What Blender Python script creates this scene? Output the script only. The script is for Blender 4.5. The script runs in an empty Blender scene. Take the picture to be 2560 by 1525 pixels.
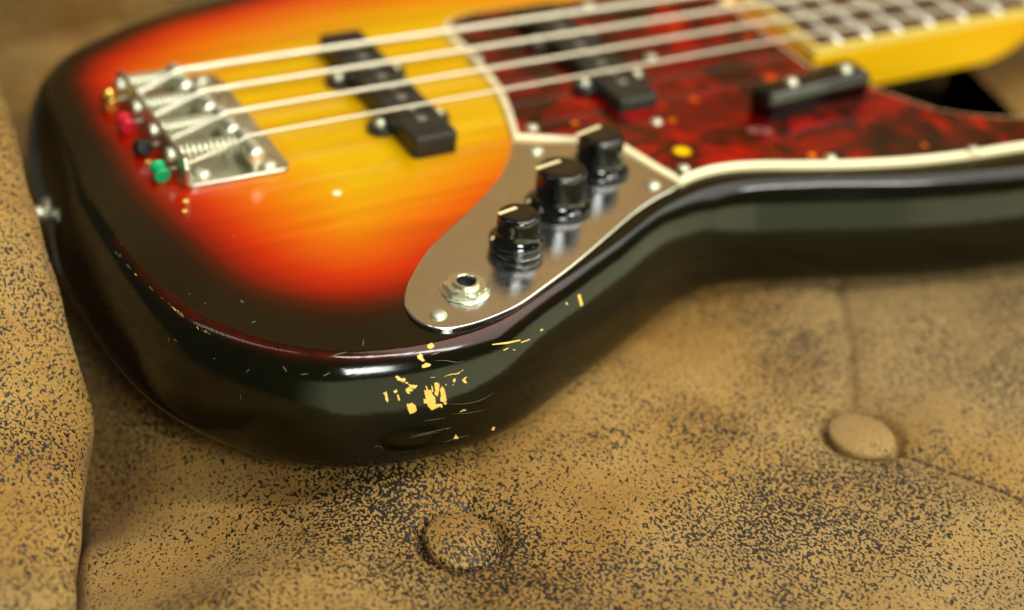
import bpy, bmesh, math, random
import numpy as np
from mathutils import Vector, Matrix
from mathutils.bvhtree import BVHTree
from mathutils.geometry import delaunay_2d_cdt

random.seed(7)
S = 0.001                      # all shapes are written in millimetres
scene = bpy.context.scene
col = scene.collection

# ------------------------------------------------------------------ camera
CAM = np.array([-229.534, -617.752, 367.021])
ROT = (0.978, -0.083, -0.485)
CAM_ROT = Matrix.Rotation(ROT[2], 3, 'Z') @ Matrix.Rotation(ROT[1], 3, 'Y') @ Matrix.Rotation(ROT[0], 3, 'X')
FPX, PW, PH = 4809.0, 2560.0, 1525.0
cd = bpy.data.cameras.new('camera')
cam = bpy.data.objects.new('camera', cd)
col.objects.link(cam)
cam.location = Vector(CAM * S)
cam.rotation_euler = CAM_ROT.to_euler()
cd.sensor_width = 36.0
cd.lens = FPX / PW * 36.0
cd.clip_start = 0.01
cd.clip_end = 50
cd.dof.use_dof = True
cd.dof.focus_distance = 0.641
cd.dof.aperture_fstop = 3.75
scene.camera = cam

# ------------------------------------------------------------------ world, lamps, exposure
w = bpy.data.worlds.new('World'); scene.world = w; w.use_nodes = True
bg = w.node_tree.nodes['Background']
bg.inputs[0].default_value = (1.0, 0.93, 0.66, 1)
bg.inputs[1].default_value = 0.11

def area(name, loc, target, sx, sy, power, color):
    l = bpy.data.lights.new(name, 'AREA'); l.shape = 'RECTANGLE'
    l.size = sx; l.size_y = sy; l.energy = power; l.color = color
    o = bpy.data.objects.new(name, l); col.objects.link(o)
    o.location = loc
    o.rotation_euler = (Vector(target) - Vector(loc)).to_track_quat('-Z', 'Y').to_euler()
    return o
WIN = (0.98, 1.0, 0.56)
area('shop_window_front', (-0.40, -2.6, -0.05), (-0.40, 0, -0.05), 2.2, 2.0, 25, WIN)
area('shop_window_front_right', (1.75, -2.6, -0.05), (1.75, 0, -0.05), 2.1, 2.0, 35, WIN)
for k in range(4):      # added panels, ever dimmer, to soften the window's left edge in reflections
    xk = -1.62 - .25 * k
    area('window_fade_panel', (xk, -2.6, -0.05), (xk, 0, -0.05), 0.25, 2.0, 52 / 4.3 * .25 * (.78, .55, .33, .14)[k], WIN)
area('shop_window_side', (2.82, -1.25, -0.05), (0, -1.25, -0.05), 2.7, 2.0, 38, WIN)
area('ceiling_lamp_front', (-0.18, -1.75, 1.28), (0.0, -0.16, 0.0), 0.62, 0.44, 40, (0.95, 1.0, 0.95))
area('ceiling_lamp_middle', (0.42, -0.50, 1.60), (0.05, -0.16, 0.0), 0.14, 1.2, 21, (1.0, 0.97, 0.90))
area('ceiling_lamp_right', (0.95, -0.15, 1.45), (0.05, -0.1, 0.0), 1.7, 1.2, 26, (1.0, 0.96, 0.84))
area('ceiling_lamp_left', (-0.80, 0.25, 1.60), (0.0, -0.1, 0.0), 0.08, 1.2, 3, (1.0, 0.95, 0.86))

scene.view_settings.view_transform = 'Standard'
scene.view_settings.look = 'None'
scene.view_settings.exposure = -0.30
scene.view_settings.gamma = 1.0
scene.cycles.use_denoising = True

# ------------------------------------------------------------------ helpers
def ray(u, v):
    d = CAM_ROT @ Vector(((u - PW / 2) / FPX, -(v - PH / 2) / FPX, -1.0))
    return d.normalized()
def un(u, v, z=0.0):
    d = ray(u, v); t = (z - CAM[2]) / d.z
    return (CAM[0] + d.x * t, CAM[1] + d.y * t, z)

def empty(name, loc):
    o = bpy.data.objects.new(name, None); o.empty_display_size = 0.05
    col.objects.link(o); o.location = Vector(loc) * S
    return o
def tag(o, label, cat=None, group=None):
    o['label'] = label
    if cat: o['category'] = cat
    if group: o['group'] = group

class MB:
    """collects vertices (mm) and faces, builds ONE mesh object"""
    def __init__(self): self.v = []; self.f = []
    def add(self, vs, fs):
        n = len(self.v); self.v += [tuple(p) for p in vs]
        self.f += [tuple(i + n for i in f) for f in fs]
    def box(self, x0, x1, y0, y1, z0, z1):
        self.add([(x0,y0,z0),(x1,y0,z0),(x1,y1,z0),(x0,y1,z0),(x0,y0,z1),(x1,y0,z1),(x1,y1,z1),(x0,y1,z1)],
                 [(0,3,2,1),(4,5,6,7),(0,1,5,4),(1,2,6,5),(2,3,7,6),(3,0,4,7)])
    def lathe(self, prof, M=None, n=32, cap0=True, cap1=True):
        M = M or Matrix.Identity(4); vs = []; fs = []; k = len(prof)
        for i in range(n):
            a = 2 * math.pi * i / n
            for r, z in prof: vs.append(M @ Vector((r * math.cos(a), r * math.sin(a), z)))
        for i in range(n):
            j = (i + 1) % n
            for q in range(k - 1): fs.append((i*k+q, j*k+q, j*k+q+1, i*k+q+1))
        if cap0: fs.append(tuple(i * k for i in reversed(range(n))))
        if cap1: fs.append(tuple(i * k + k - 1 for i in range(n)))
        self.add(vs, fs)
    def tube(self, pts, r, n=10):
        pts = [Vector(p) for p in pts]; vs = []; fs = []
        for i, p in enumerate(pts):
            t = (pts[min(i+1, len(pts)-1)] - pts[max(i-1, 0)]).normalized()
            u = t.cross(Vector((0, 0, 1)))
            if u.length < 1e-4: u = Vector((0, 1, 0))
            u.normalize(); q = u.cross(t)
            rr = r[i] if isinstance(r, (list, tuple)) else r
            for k in range(n):
                a = 2 * math.pi * k / n; vs.append(p + (u * math.cos(a) + q * math.sin(a)) * rr)
        for i in range(len(pts) - 1):
            for k in range(n):
                fs.append((i*n+k, i*n+(k+1)%n, (i+1)*n+(k+1)%n, (i+1)*n+k))
        fs.append(tuple(reversed(range(n)))); m = (len(pts)-1)*n; fs.append(tuple(m+k for k in range(n)))
        self.add(vs, fs)
    def build(self, name, mat, parent=None, smooth=True, bevel=0, seg=2, angle=35, recalc=True):
        me = bpy.data.meshes.new(name)
        off = Vector(parent_loc(parent)) if parent else Vector((0, 0, 0))
        me.from_pydata([(Vector(p) - off) * S for p in self.v], [], self.f)
        if recalc:
            bm = bmesh.new(); bm.from_mesh(me)
            bmesh.ops.recalc_face_normals(bm, faces=bm.faces)
            bm.to_mesh(me); bm.free()
        o = bpy.data.objects.new(name, me); col.objects.link(o)
        if mat: me.materials.append(mat)
        if parent: o.parent = parent
        if bevel:
            m = o.modifiers.new('bevel', 'BEVEL'); m.width = bevel * S; m.segments = seg
            m.limit_method = 'ANGLE'; m.angle_limit = math.radians(30)
        if smooth:
            me.shade_smooth()
            if angle:
                me.set_sharp_from_angle(angle=math.radians(angle))
        return o
def parent_loc(o):
    """world position of a parent in mm (no parent is rotated or scaled)"""
    p = Vector((0, 0, 0))
    while o: p += o.location; o = o.parent
    return p / S

def spline(pts, n, closed=True):
    """Catmull-Rom through pts, resampled to n even steps"""
    P = np.array(pts, float); m = len(P); out = []
    rng = range(m) if closed else range(m - 1)
    g = (lambda i: P[i % m]) if closed else (lambda i: P[min(max(i, 0), m - 1)])
    for i in rng:
        p0, p1, p2, p3 = g(i-1), g(i), g(i+1), g(i+2)
        # centripetal knots keep tight corners free of loops
        k = lambda a, b: max(np.linalg.norm(b - a) ** 0.5, 1e-6)
        t0 = 0; t1 = t0 + k(p0, p1); t2 = t1 + k(p1, p2); t3 = t2 + k(p2, p3)
        for t in np.linspace(t1, t2, 24, endpoint=False):
            a1 = (t1-t)/(t1-t0)*p0 + (t-t0)/(t1-t0)*p1; a2 = (t2-t)/(t2-t1)*p1 + (t-t1)/(t2-t1)*p2
            a3 = (t3-t)/(t3-t2)*p2 + (t-t2)/(t3-t2)*p3
            b1 = (t2-t)/(t2-t0)*a1 + (t-t0)/(t2-t0)*a2; b2 = (t3-t)/(t3-t1)*a2 + (t-t1)/(t3-t1)*a3
            out.append((t2-t)/(t2-t1)*b1 + (t-t1)/(t2-t1)*b2)
    if not closed: out.append(P[-1])
    Q = np.array(out)
    R_ = np.vstack([Q, Q[:1]]) if closed else Q
    L = np.concatenate([[0], np.cumsum(np.linalg.norm(np.diff(R_, axis=0), axis=1))])
    s = np.linspace(0, L[-1], n, endpoint=not closed)
    return np.stack([np.interp(s, L, R_[:, c]) for c in range(P.shape[1])], 1)

def inset(poly, d):
    """inward offset of a CCW polygon by averaged normals"""
    P = np.asarray(poly, float)
    e0 = P - np.roll(P, 1, 0); e1 = np.roll(P, -1, 0) - P
    def nrm(e):
        e = e / np.maximum(np.linalg.norm(e, axis=1, keepdims=True), 1e-9); return np.stack([-e[:, 1], e[:, 0]], 1)
    n0, n1 = nrm(e0), nrm(e1); b = n0 + n1
    b /= np.maximum(np.linalg.norm(b, axis=1, keepdims=True), 1e-9)
    c = np.clip((b * n0).sum(1), 0.5, 1)
    return P + b * (d / c)[:, None]

def ccw(P):
    P = np.asarray(P, float); x, y = P[:, 0], P[:, 1]
    return P if (x * np.roll(y, -1) - y * np.roll(x, -1)).sum() > 0 else P[::-1]

def slab(mb, poly, levels):
    """stack of insets of one CCW outline: levels = [(inset, z), ...] bottom to top, capped"""
    n = len(poly); base = len(mb.v); vs = []
    for d, z in levels:
        q = inset(poly, d) if d else np.asarray(poly)
        vs += [(p[0], p[1], z) for p in q]
    fs = []
    for l in range(len(levels) - 1):
        for i in range(n):
            j = (i + 1) % n; fs.append((l*n+i, l*n+j, (l+1)*n+j, (l+1)*n+i))
    m = (len(levels) - 1) * n
    tri = delaunay_2d_cdt([Vector((v[0], v[1])) for v in vs[m:]], [], [list(range(n))], 1, 1e-5)
    # cdt may reorder: map back through its orig-vertex list
    back = [o[0] if o else None for o in tri[3]]
    for f in tri[2]:
        if all(back[i] is not None for i in f): fs.append(tuple(m + back[i] for i in f))
    mb.add(vs, fs)

# ------------------------------------------------------------------ materials
def mat(name):
    m = bpy.data.materials.new(name); m.use_nodes = True
    return m, m.node_tree.nodes, m.node_tree.links, m.node_tree.nodes['Principled BSDF']
def N(nodes, t, **kw):
    n = nodes.new(t)
    for k, v in kw.items():
        if k in n.inputs.keys() if hasattr(n, 'inputs') else False: n.inputs[k].default_value = v
        else: setattr(n, k, v)
    return n
def ramp(nodes, stops, interp='LINEAR'):
    r = nodes.new('ShaderNodeValToRGB'); cr = r.color_ramp; cr.interpolation = interp
    while len(cr.elements) < len(stops): cr.elements.new(0.5)
    for e, (p, c) in zip(cr.elements, stops):
        e.position = p; e.color = (*c, 1) if len(c) == 3 else c
    return r
def noise(nodes, links, vec, scale, detail=2.0, rough=0.5, dist=0.0):
    n = nodes.new('ShaderNodeTexNoise'); n.inputs['Scale'].default_value = scale
    n.inputs['Detail'].default_value = detail; n.inputs['Roughness'].default_value = rough
    n.inputs['Distortion'].default_value = dist
    if vec is not None: links.new(vec, n.inputs['Vector'])
    return n
def mapping(nodes, links, vec, scale=(1, 1, 1), rot=(0, 0, 0)):
    m = nodes.new('ShaderNodeMapping'); m.inputs['Scale'].default_value = scale; m.inputs['Rotation'].default_value = rot
    links.new(vec, m.inputs['Vector']); return m.outputs[0]
def mixc(nodes, links, fac, a, b, mode='MIX'):
    m = nodes.new('ShaderNodeMix'); m.data_type = 'RGBA'; m.blend_type = mode
    for s, i in ((fac, 0), (a, 6), (b, 7)):
        if hasattr(s, 'is_output'): links.new(s, m.inputs[i])
        elif i == 0: m.inputs[0].default_value = s
        else: m.inputs[i].default_value = (*s, 1)
    return m.outputs[2]
def math_(nodes, links, op, a, b=None, c=None, clamp=False):
    m = nodes.new('ShaderNodeMath'); m.operation = op; m.use_clamp = clamp
    for i, s in enumerate((a, b, c)):
        if s is None: continue
        if hasattr(s, 'is_output'): links.new(s, m.inputs[i])
        else: m.inputs[i].default_value = s
    return m.outputs[0]
def coords(nodes): return nodes.new('ShaderNodeTexCoord').outputs['Object']
def bump(nodes, links, h, strength, dist, b):
    n = nodes.new('ShaderNodeBump'); n.inputs['Strength'].default_value = strength; n.inputs['Distance'].default_value = dist
    links.new(h, n.inputs['Height']); links.new(n.outputs[0], b.inputs['Normal']); return n

def make_lacquer():
    m, n, l, b = mat('sunburst_lacquer'); co = coords(n)
    at = n.new('ShaderNodeAttribute'); at.attribute_name = 'burst'
    wob = noise(n, l, co, 22, 2)
    w1 = math_(n, l, 'MULTIPLY_ADD', wob.outputs[0], 0.06, -0.03)
    t = math_(n, l, 'ADD', at.outputs['Fac'], w1)
    r = ramp(n, [(0.00, (.0030, .0030, .0005)), (0.19, (.0042, .0030, .0003)), (0.25, (.014, .0030, .0001)), (0.30, (.060, .0035, .000)), (0.36, (.23, .0055, .000)),
                 (0.46, (.47, .021, .000)), (0.61, (.59, .095, .000)), (0.79, (.61, .210, .000)), (1.0, (.62, .355, .001))])
    l.new(t, r.inputs[0])
    # long wood grain, only shows where the lacquer is clear
    gco = mapping(n, l, co, (6, 120, 20), (0, 0, math.radians(-2)))
    g = noise(n, l, gco, 1.0, 4, .6, .3)
    gr = ramp(n, [(0.32, (.80, .72, .6)), (0.58, (1, 1, 1))]); l.new(g.outputs[0], gr.inputs[0])
    c = mixc(n, l, 0.8, r.outputs[0], gr.outputs[0], 'MULTIPLY')
    # red showing where the edge of the top has been rubbed thin
    rb = n.new('ShaderNodeAttribute'); rb.attribute_name = 'rub'
    rn = noise(n, l, co, 160, 3)
    rf = math_(n, l, 'MULTIPLY', rb.outputs['Fac'], math_(n, l, 'MULTIPLY_ADD', rn.outputs[0], 1.6, -.1, clamp=True), clamp=True)
    c = mixc(n, l, rf, c, (.075, .005, .001))
    # tiny dust and nicks
    v = n.new('ShaderNodeTexVoronoi'); v.inputs['Scale'].default_value = 95; l.new(co, v.inputs['Vector'])
    sp = ramp(n, [(0.0, (1, 1, 1)), (0.028, (1, 1, 1)), (0.04, (0, 0, 0))]); l.new(v.outputs['Distance'], sp.inputs[0])
    vn = noise(n, l, co, 60, 1); vg = ramp(n, [(0.56, (0, 0, 0)), (0.6, (1, 1, 1))]); l.new(vn.outputs[0], vg.inputs[0])
    dm = math_(n, l, 'MULTIPLY', sp.outputs[0], vg.outputs[0]); dm = math_(n, l, 'MULTIPLY', dm, .35)
    c = mixc(n, l, dm, c, (.35, .28, .17))
    l.new(c, b.inputs['Base Color'])
    rr = noise(n, l, co, 45, 4, .65)
    ro = n.new('ShaderNodeMapRange'); ro.inputs[3].default_value = .06; ro.inputs[4].default_value = .17
    l.new(rr.outputs[0], ro.inputs[0]); l.new(ro.outputs[0], b.inputs['Roughness'])
    b.inputs['IOR'].default_value = 1.42
    # polishing swirls
    sc = noise(n, l, mapping(n, l, co, (60, 1400, 700), (0.3, 0, .5)), 1, 2)
    und = noise(n, l, co, 26, 2, .5)
    hh = math_(n, l, 'MULTIPLY_ADD', und.outputs[0], 14.0, sc.outputs[0])
    bump(n, l, hh, .06, .0004, b)
    return m
def make_metal(name, colr, rough, scratch=0.0, dirt=0.0):
    m, n, l, b = mat(name); co = coords(n)
    b.inputs['Metallic'].default_value = 1.0; b.inputs['Base Color'].default_value = (*colr, 1)
    q = noise(n, l, co, 180, 4, .6)
    ro = n.new('ShaderNodeMapRange'); ro.inputs[3].default_value = rough * .6; ro.inputs[4].default_value = rough * 1.5
    l.new(q.outputs[0], ro.inputs[0]); l.new(ro.outputs[0], b.inputs['Roughness'])
    if scratch:
        a = noise(n, l, mapping(n, l, co, (150, 3500, 900), (0, 0, .45)), 1, 3, .7)
        a2 = noise(n, l, mapping(n, l, co, (2600, 120, 900), (0, 0, .2)), 1, 3, .7)
        s = math_(n, l, 'ADD', a.outputs[0], a2.outputs[0])
        bump(n, l, s, scratch, .0003, b)
    if dirt:
        d = noise(n, l, co, 70, 5, .7)
        dr = ramp(n, [(0.42, (0, 0, 0)), (0.72, (1, 1, 1))]); l.new(d.outputs[0], dr.inputs[0])
        l.new(mixc(n, l, math_(n, l, 'MULTIPLY', dr.outputs[0], dirt), colr, tuple(c * .55 for c in colr)), b.inputs['Base Color'])
    return m
def make_plastic(name, colr, rough=.2, ior=1.49, bumpy=0):
    m, n, l, b = mat(name); co = coords(n)
    b.inputs['Base Color'].default_value = (*colr, 1); b.inputs['IOR'].default_value = ior
    q = noise(n, l, co, 300, 4, .6)
    ro = n.new('ShaderNodeMapRange'); ro.inputs[3].default_value = rough * .6; ro.inputs[4].default_value = rough * 1.5
    l.new(q.outputs[0], ro.inputs[0]); l.new(ro.outputs[0], b.inputs['Roughness'])
    if bumpy: bump(n, l, noise(n, l, co, 1500, 2).outputs[0], bumpy, .0003, b)
    return m
def make_tortoise():
    m, n, l, b = mat('tortoiseshell_celluloid'); co = coords(n)
    a = noise(n, l, co, 42, 3, .55, 1.4)
    r = ramp(n, [(0.36, (.014, .0012, .000)), (0.45, (.055, .0008, .000)), (0.55, (.155, .0008, .000)), (0.67, (.32, .0015, .000)), (0.82, (.45, .02, 0))])
    l.new(a.outputs[0], r.inputs[0])
    big = noise(n, l, co, 14, 2)
    br = ramp(n, [(0.35, (.50, .50, .50)), (0.62, (1, 1, 1))]); l.new(big.outputs[0], br.inputs[0])
    c = mixc(n, l, .8, r.outputs[0], br.outputs[0], 'MULTIPLY')
    v = n.new('ShaderNodeTexVoronoi'); v.inputs['Scale'].default_value = 48; l.new(co, v.inputs['Vector'])
    sp = ramp(n, [(0.0, (1, 1, 1)), (0.10, (1, 1, 1)), (0.2, (0, 0, 0))]); l.new(v.outputs['Distance'], sp.inputs[0])
    vn = noise(n, l, co, 30, 1); vg = ramp(n, [(0.52, (0, 0, 0)), (0.6, (1, 1, 1))]); l.new(vn.outputs[0], vg.inputs[0])
    c = mixc(n, l, math_(n, l, 'MULTIPLY', sp.outputs[0], vg.outputs[0]), c, (.55, .05, .0))
    # the clear amber patches
    off = Vector((100, 0, -44.5))
    for (u, vv, rad, cc) in ((1705, 380, 4.2, (.95, .52, .0)), (2030, 390, 2.2, (.85, .18, 0)), (1437, 310, 1.8, (.7, .15, 0)), (1735, 250, 2.6, (.5, .06, 0)), (2310, 365, 1.8, (.6, .08, 0)), (1680, 303, 2.0, (.6, .12, 0))):
        p = (Vector(un(u, vv, 2.4)) - off) * S
        d = n.new('ShaderNodeVectorMath'); d.operation = 'DISTANCE'; l.new(co, d.inputs[0]); d.inputs[1].default_value = p
        mr = n.new('ShaderNodeMapRange'); mr.inputs[1].default_value = rad * S; mr.inputs[2].default_value = rad * S * .55
        l.new(d.outputs['Value'], mr.inputs[0])
        c = mixc(n, l, mr.outputs[0], c, cc)
    l.new(c, b.inputs['Base Color']); b.inputs['Roughness'].default_value = .06; b.inputs['IOR'].default_value = 1.42
    return m
def make_suede(name='distressed_brown_suede', bare=0.0, grey=0.0):
    m, n, l, b = mat(name); co = coords(n)
    lo = noise(n, l, co, 9, 3, .55)
    lo2 = noise(n, l, co, 34, 3, .6)
    mid = noise(n, l, co, 40, 2)
    # brown nap with slow colour drift
    lom = math_(n, l, 'MULTIPLY_ADD', lo2.outputs[0], .45, math_(n, l, 'MULTIPLY_ADD', lo.outputs[0], .85, -.15))
    nap = ramp(n, [(0.34, (.215, .105, .020)), (0.5, (.305, .166, .037)), (0.66, (.368, .222, .063))]); l.new(lom, nap.inputs[0])
    # worn greyer-tan patches, plus sheen right of the second button painted as grey-tan
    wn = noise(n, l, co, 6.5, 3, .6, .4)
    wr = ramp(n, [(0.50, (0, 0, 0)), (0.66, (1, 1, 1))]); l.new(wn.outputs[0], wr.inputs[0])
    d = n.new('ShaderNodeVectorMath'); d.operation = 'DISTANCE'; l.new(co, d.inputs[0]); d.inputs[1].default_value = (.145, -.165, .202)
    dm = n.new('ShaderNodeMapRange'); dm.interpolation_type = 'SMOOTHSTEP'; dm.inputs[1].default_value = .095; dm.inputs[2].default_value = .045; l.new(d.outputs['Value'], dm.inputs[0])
    worn_sheen = math_(n, l, 'MAXIMUM', math_(n, l, 'MAXIMUM', wr.outputs[0], dm.outputs[0]), grey)
    c = mixc(n, l, math_(n, l, 'MULTIPLY', worn_sheen, .7), nap.outputs[0], (.30, .205, .085))
    fib = noise(n, l, mapping(n, l, co, (1300, 2600, 1800), (0, 0, .6)), 1, 3, .6)
    fr = ramp(n, [(0.3, (.68, .64, .58)), (0.7, (1.15, 1.15, 1.15))]); l.new(fib.outputs[0], fr.inputs[0])
    c = mixc(n, l, 1.0, c, fr.outputs[0], 'MULTIPLY')
    # worm-like worn specks, thick in some places and sparse in others
    wv = mapping(n, l, co, (1.0, .78, 1.0), (0, 0, -.45))
    s1 = noise(n, l, wv, 960, 2.6, .55, .25)
    den = noise(n, l, co, 14, 3, .55)
    th = math_(n, l, 'MULTIPLY_ADD', den.outputs[0], .36, .435)
    for (px_, py_, rad, amt) in ((-.100, -.188, .075, .050), (-.215, -.085, .060, .035), (-.02, -.250, .070, .022), (.02, -.165, .060, -.030)):   # heavily and lightly worn areas of the seat
        dd = n.new('ShaderNodeVectorMath'); dd.operation = 'DISTANCE'; l.new(co, dd.inputs[0]); dd.inputs[1].default_value = (px_, py_, .20)
        de = n.new('ShaderNodeMapRange'); de.interpolation_type = 'SMOOTHSTEP'; de.inputs[1].default_value = rad; de.inputs[2].default_value = rad * .2; l.new(dd.outputs['Value'], de.inputs[0])
        th = math_(n, l, 'MULTIPLY_ADD', de.outputs[0], amt, th)
    dlt = math_(n, l, 'SUBTRACT', s1.outputs[0], math_(n, l, 'SUBTRACT', 1.156 + bare, th))
    mk = n.new('ShaderNodeMapRange'); mk.inputs[1].default_value = -.012; mk.inputs[2].default_value = .022
    l.new(dlt, mk.inputs[0])
    c2 = mixc(n, l, mk.outputs[0], c, (.011, .008, .004))
    l.new(c2, b.inputs['Base Color'])
    rg = n.new('ShaderNodeMapRange'); rg.inputs[3].default_value = .85; rg.inputs[4].default_value = .42
    l.new(mk.outputs[0], rg.inputs[0]); l.new(rg.outputs[0], b.inputs['Roughness'])
    sl = n.new('ShaderNodeMapRange'); sl.inputs[3].default_value = .25; sl.inputs[4].default_value = .3
    l.new(mk.outputs[0], sl.inputs[0]); l.new(sl.outputs[0], b.inputs['Specular IOR Level'])
    b.inputs['Sheen Weight'].default_value = .05; b.inputs['Sheen Roughness'].default_value = .5
    b.inputs['Sheen Tint'].default_value = (.9, .8, .6, 1)
    h = math_(n, l, 'MULTIPLY_ADD', mk.outputs[0], -.6, fib.outputs[0])
    h = math_(n, l, 'ADD', h, math_(n, l, 'MULTIPLY', mid.outputs[0], 2.0))
    bump(n, l, h, .4, .0006, b)
    return m
def make_wood(name, c0, c1, rough, sc=(6, 160, 60)):
    m, n, l, b = mat(name); co = coords(n)
    g = noise(n, l, mapping(n, l, co, sc), 1, 4, .6, .2)
    r = ramp(n, [(0.3, c0), (0.7, c1)]); l.new(g.outputs[0], r.inputs[0]); l.new(r.outputs[0], b.inputs['Base Color'])
    b.inputs['Roughness'].default_value = rough
    return m

M_LAC = make_lacquer()
M_CHROME = make_metal('scratched_chrome', (.74, .73, .72), .05, scratch=.10, dirt=.2)
def add_haze(m, colr):
    """fine scratch haze: a second, rough metal lobe in streaks and patches"""
    n, l = m.node_tree.nodes, m.node_tree.links; co = coords(n); b = n['Principled BSDF']
    h = n.new('ShaderNodeBsdfPrincipled'); h.inputs['Metallic'].default_value = 1; h.inputs['Base Color'].default_value = (*colr, 1); h.inputs['Roughness'].default_value = .36
    a = noise(n, l, mapping(n, l, co, (120, 1500, 300), (0, 0, .5)), 1, 3, .7); a2 = noise(n, l, co, 60, 4, .65)
    f = math_(n, l, 'MULTIPLY', a.outputs[0], a2.outputs[0])
    r = ramp(n, [(0.18, (.03, .03, .03)), (0.44, (.24, .24, .24))]); l.new(f, r.inputs[0])
    mx = n.new('ShaderNodeMixShader'); l.new(r.outputs[0], mx.inputs[0]); l.new(b.outputs[0], mx.inputs[1]); l.new(h.outputs[0], mx.inputs[2])
    l.new(mx.outputs[0], n['Material Output'].inputs[0])
add_haze(M_CHROME, (.80, .79, .78))
M_NICKEL = make_metal('aged_nickel', (.90, .90, .72), .26, dirt=.2)
M_BRIDGE = make_metal('bridge_nickel', (.64, .63, .54), .33, dirt=.5)
M_SCREW = make_metal('screw_nickel', (.66, .65, .50), .45)
M_SADDLE = make_metal('saddle_nickel', (.86, .86, .68), .42)
M_STRING = make_metal('string_steel', (.66, .61, .48), .42)
M_FRET = make_metal('fret_nickel', (.95, .93, .84), .55)
M_POLE = make_metal('pole_steel', (.32, .31, .27), .4)
M_BLACK = make_plastic('gloss_black_plastic', (.003, .003, .003), .05, 1.58)
M_PUP = make_plastic('satin_black_plastic', (.010, .010, .008), .38, bumpy=.06)
M_CREAM = make_plastic('aged_cream_celluloid', (.86, .76, .46), .25)
M_BIND = make_plastic('amber_binding', (.76, .56, .12), .3)
M_LINE = make_plastic('cream_paint', (.78, .62, .33), .45)
M_TORT = make_tortoise()
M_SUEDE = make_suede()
M_SUEDE_PLAIN = make_suede('plain_tan_suede', .085, .8)
M_SUEDE_DARK = make_suede('speckled_suede', -.035)
M_MAPLE = make_wood('amber_maple', (.80, .42, .003), (.88, .50, .006), .25)
M_ROSE = make_wood('rosewood', (.045, .014, .007), (.09, .032, .016), .42)
M_BARE = make_wood('bare_alder', (.62, .37, .055), (.80, .56, .13), .6, (90, 600, 300))
M_PRIMER = make_wood('amber_undercoat', (.16, .060, .008), (.28, .12, .015), .45, (60, 300, 200))
M_SCUFF = make_plastic('pale_scuff', (.09, .09, .06), .5)
M_DARK = make_plastic('dark_slot', (.01, .009, .006), .6)
M_RED = make_plastic('red_enamel', (.55, .012, .03), .3)
M_GREEN = make_plastic('green_enamel', (.0, .36, .13), .3)
M_BKENAMEL = make_plastic('black_enamel', (.012, .012, .014), .2)
M_BRASS = make_metal('brass', (.80, .52, .10), .25)

# ------------------------------------------------------------------ the sofa
sofa = empty('sofa', (100, 0, -250))
tag(sofa, 'brown distressed suede sofa with button tufted seat under the bass guitar', 'sofa')
BUTTONS = [(11.4, -199.5), (171.5, -204.5)]
CREASES = [[(171, -204), (177, -190), (188, -175), (204, -150), (222, -118)],
           [(171, -204), (180, -219), (191, -236), (204, -257), (228, -300), (250, -340)],
           [(11, -199), (20, -186), (27, -178), (36, -160), (48, -140)],
           [(11, -199), (0, -215), (-20, -240), (-45, -275)]]
def sstep(a, b, x):
    t = np.clip((x - a) / (b - a), 0, 1); return t * t * (3 - 2 * t)
def seg_dist(px, py, pts):
    d = np.full(px.shape, 1e9)
    for (ax, ay), (bx, by) in zip(pts[:-1], pts[1:]):
        dx, dy = bx - ax, by - ay
        t = np.clip(((px - ax) * dx + (py - ay) * dy) / (dx * dx + dy * dy), 0, 1)
        d = np.minimum(d, np.hypot(px - ax - t * dx, py - ay - t * dy))
    return d
CP = [(-140, -330), (-131, -240), (-114.5, -187), (-99.7, -147.5), (-87, -108), (-82, -93), (-79, -70), (-76, -40), (-72, 0), (-70, 60), (-70, 240)]
def crease_x(y):
    a = np.array(CP, float); return np.interp(y, a[:, 1], a[:, 0])
def seat_z(x, y):
    x = np.asarray(x, float); y = np.asarray(y, float)
    z = np.full(x.shape, -47.0)
    z -= 21 * (1 - sstep(-80, 18, x)) * sstep(-208, -150, y) + 5 * (1 - sstep(-110, -30, x)) + 22 * (1 - sstep(-92, -52, x)) * sstep(-140, -100, y)                                   # falls into the gap along the arm
    z += 1.9 * np.exp(-(((x - 95) / 75) ** 2 + ((y + 60) / 70) ** 2))   # pillow that carries the bass
    z += 4.5 * np.exp(-(((x - 275) / 70) ** 2 + ((y + 190) / 38) ** 2))
    z += 2.0 * np.exp(-(((x - 95) / 45) ** 2 + ((y + 215) / 40) ** 2))
    z += 2.0 * np.exp(-(((x + 55) / 30) ** 2 + ((y + 215) / 40) ** 2))
    for bx, by in BUTTONS:
        rr_ = np.hypot(x - bx, y - by); z -= 4.5 * np.exp(-(rr_ / 26) ** 2) + 6.0 * np.exp(-((rr_ - 13.5) / 1.7) ** 2)
    for i, c in enumerate(CREASES):
        k = (1.0, 1.0, .45, .3)[i]
        d = seg_dist(x, y, c); z -= k * (1.9 * np.exp(-(d / 9) ** 2) + 2.2 * np.exp(-(d / 1.7) ** 2))
    f = np.maximum(0, -y - 262 - .20 * np.maximum(x, 0)); z -= 17 * (f / 50) ** 2
    z += .8 * np.sin(x * .05 + y * .021) * np.sin(y * .043 + 1) + .8 * np.sin(x * .093 - y * .061 + .6) * np.sin(y * .088 + x * .031)
    e = np.maximum(0, crease_x(y) + 1.5 - x); z -= .25 * e * e        # rolls under the arm
    return np.maximum(z, -190)
xs = np.concatenate([np.arange(-150, 470, 1.6), np.arange(472, 1130, 12.0)]); ys = np.arange(-400, 205.1, 1.6)
X, Y = np.meshgrid(xs, ys, indexing='ij'); Z = seat_z(X, Y)
mb = MB(); ny = len(ys)
mb.v = list(zip(X.ravel(), Y.ravel(), Z.ravel()))
mb.f = [(i*ny+j, (i+1)*ny+j, (i+1)*ny+j+1, i*ny+j+1) for i in range(len(xs)-1) for j in range(ny-1)]
mb.build('seat_cushion', M_SUEDE, sofa, angle=None)

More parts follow.
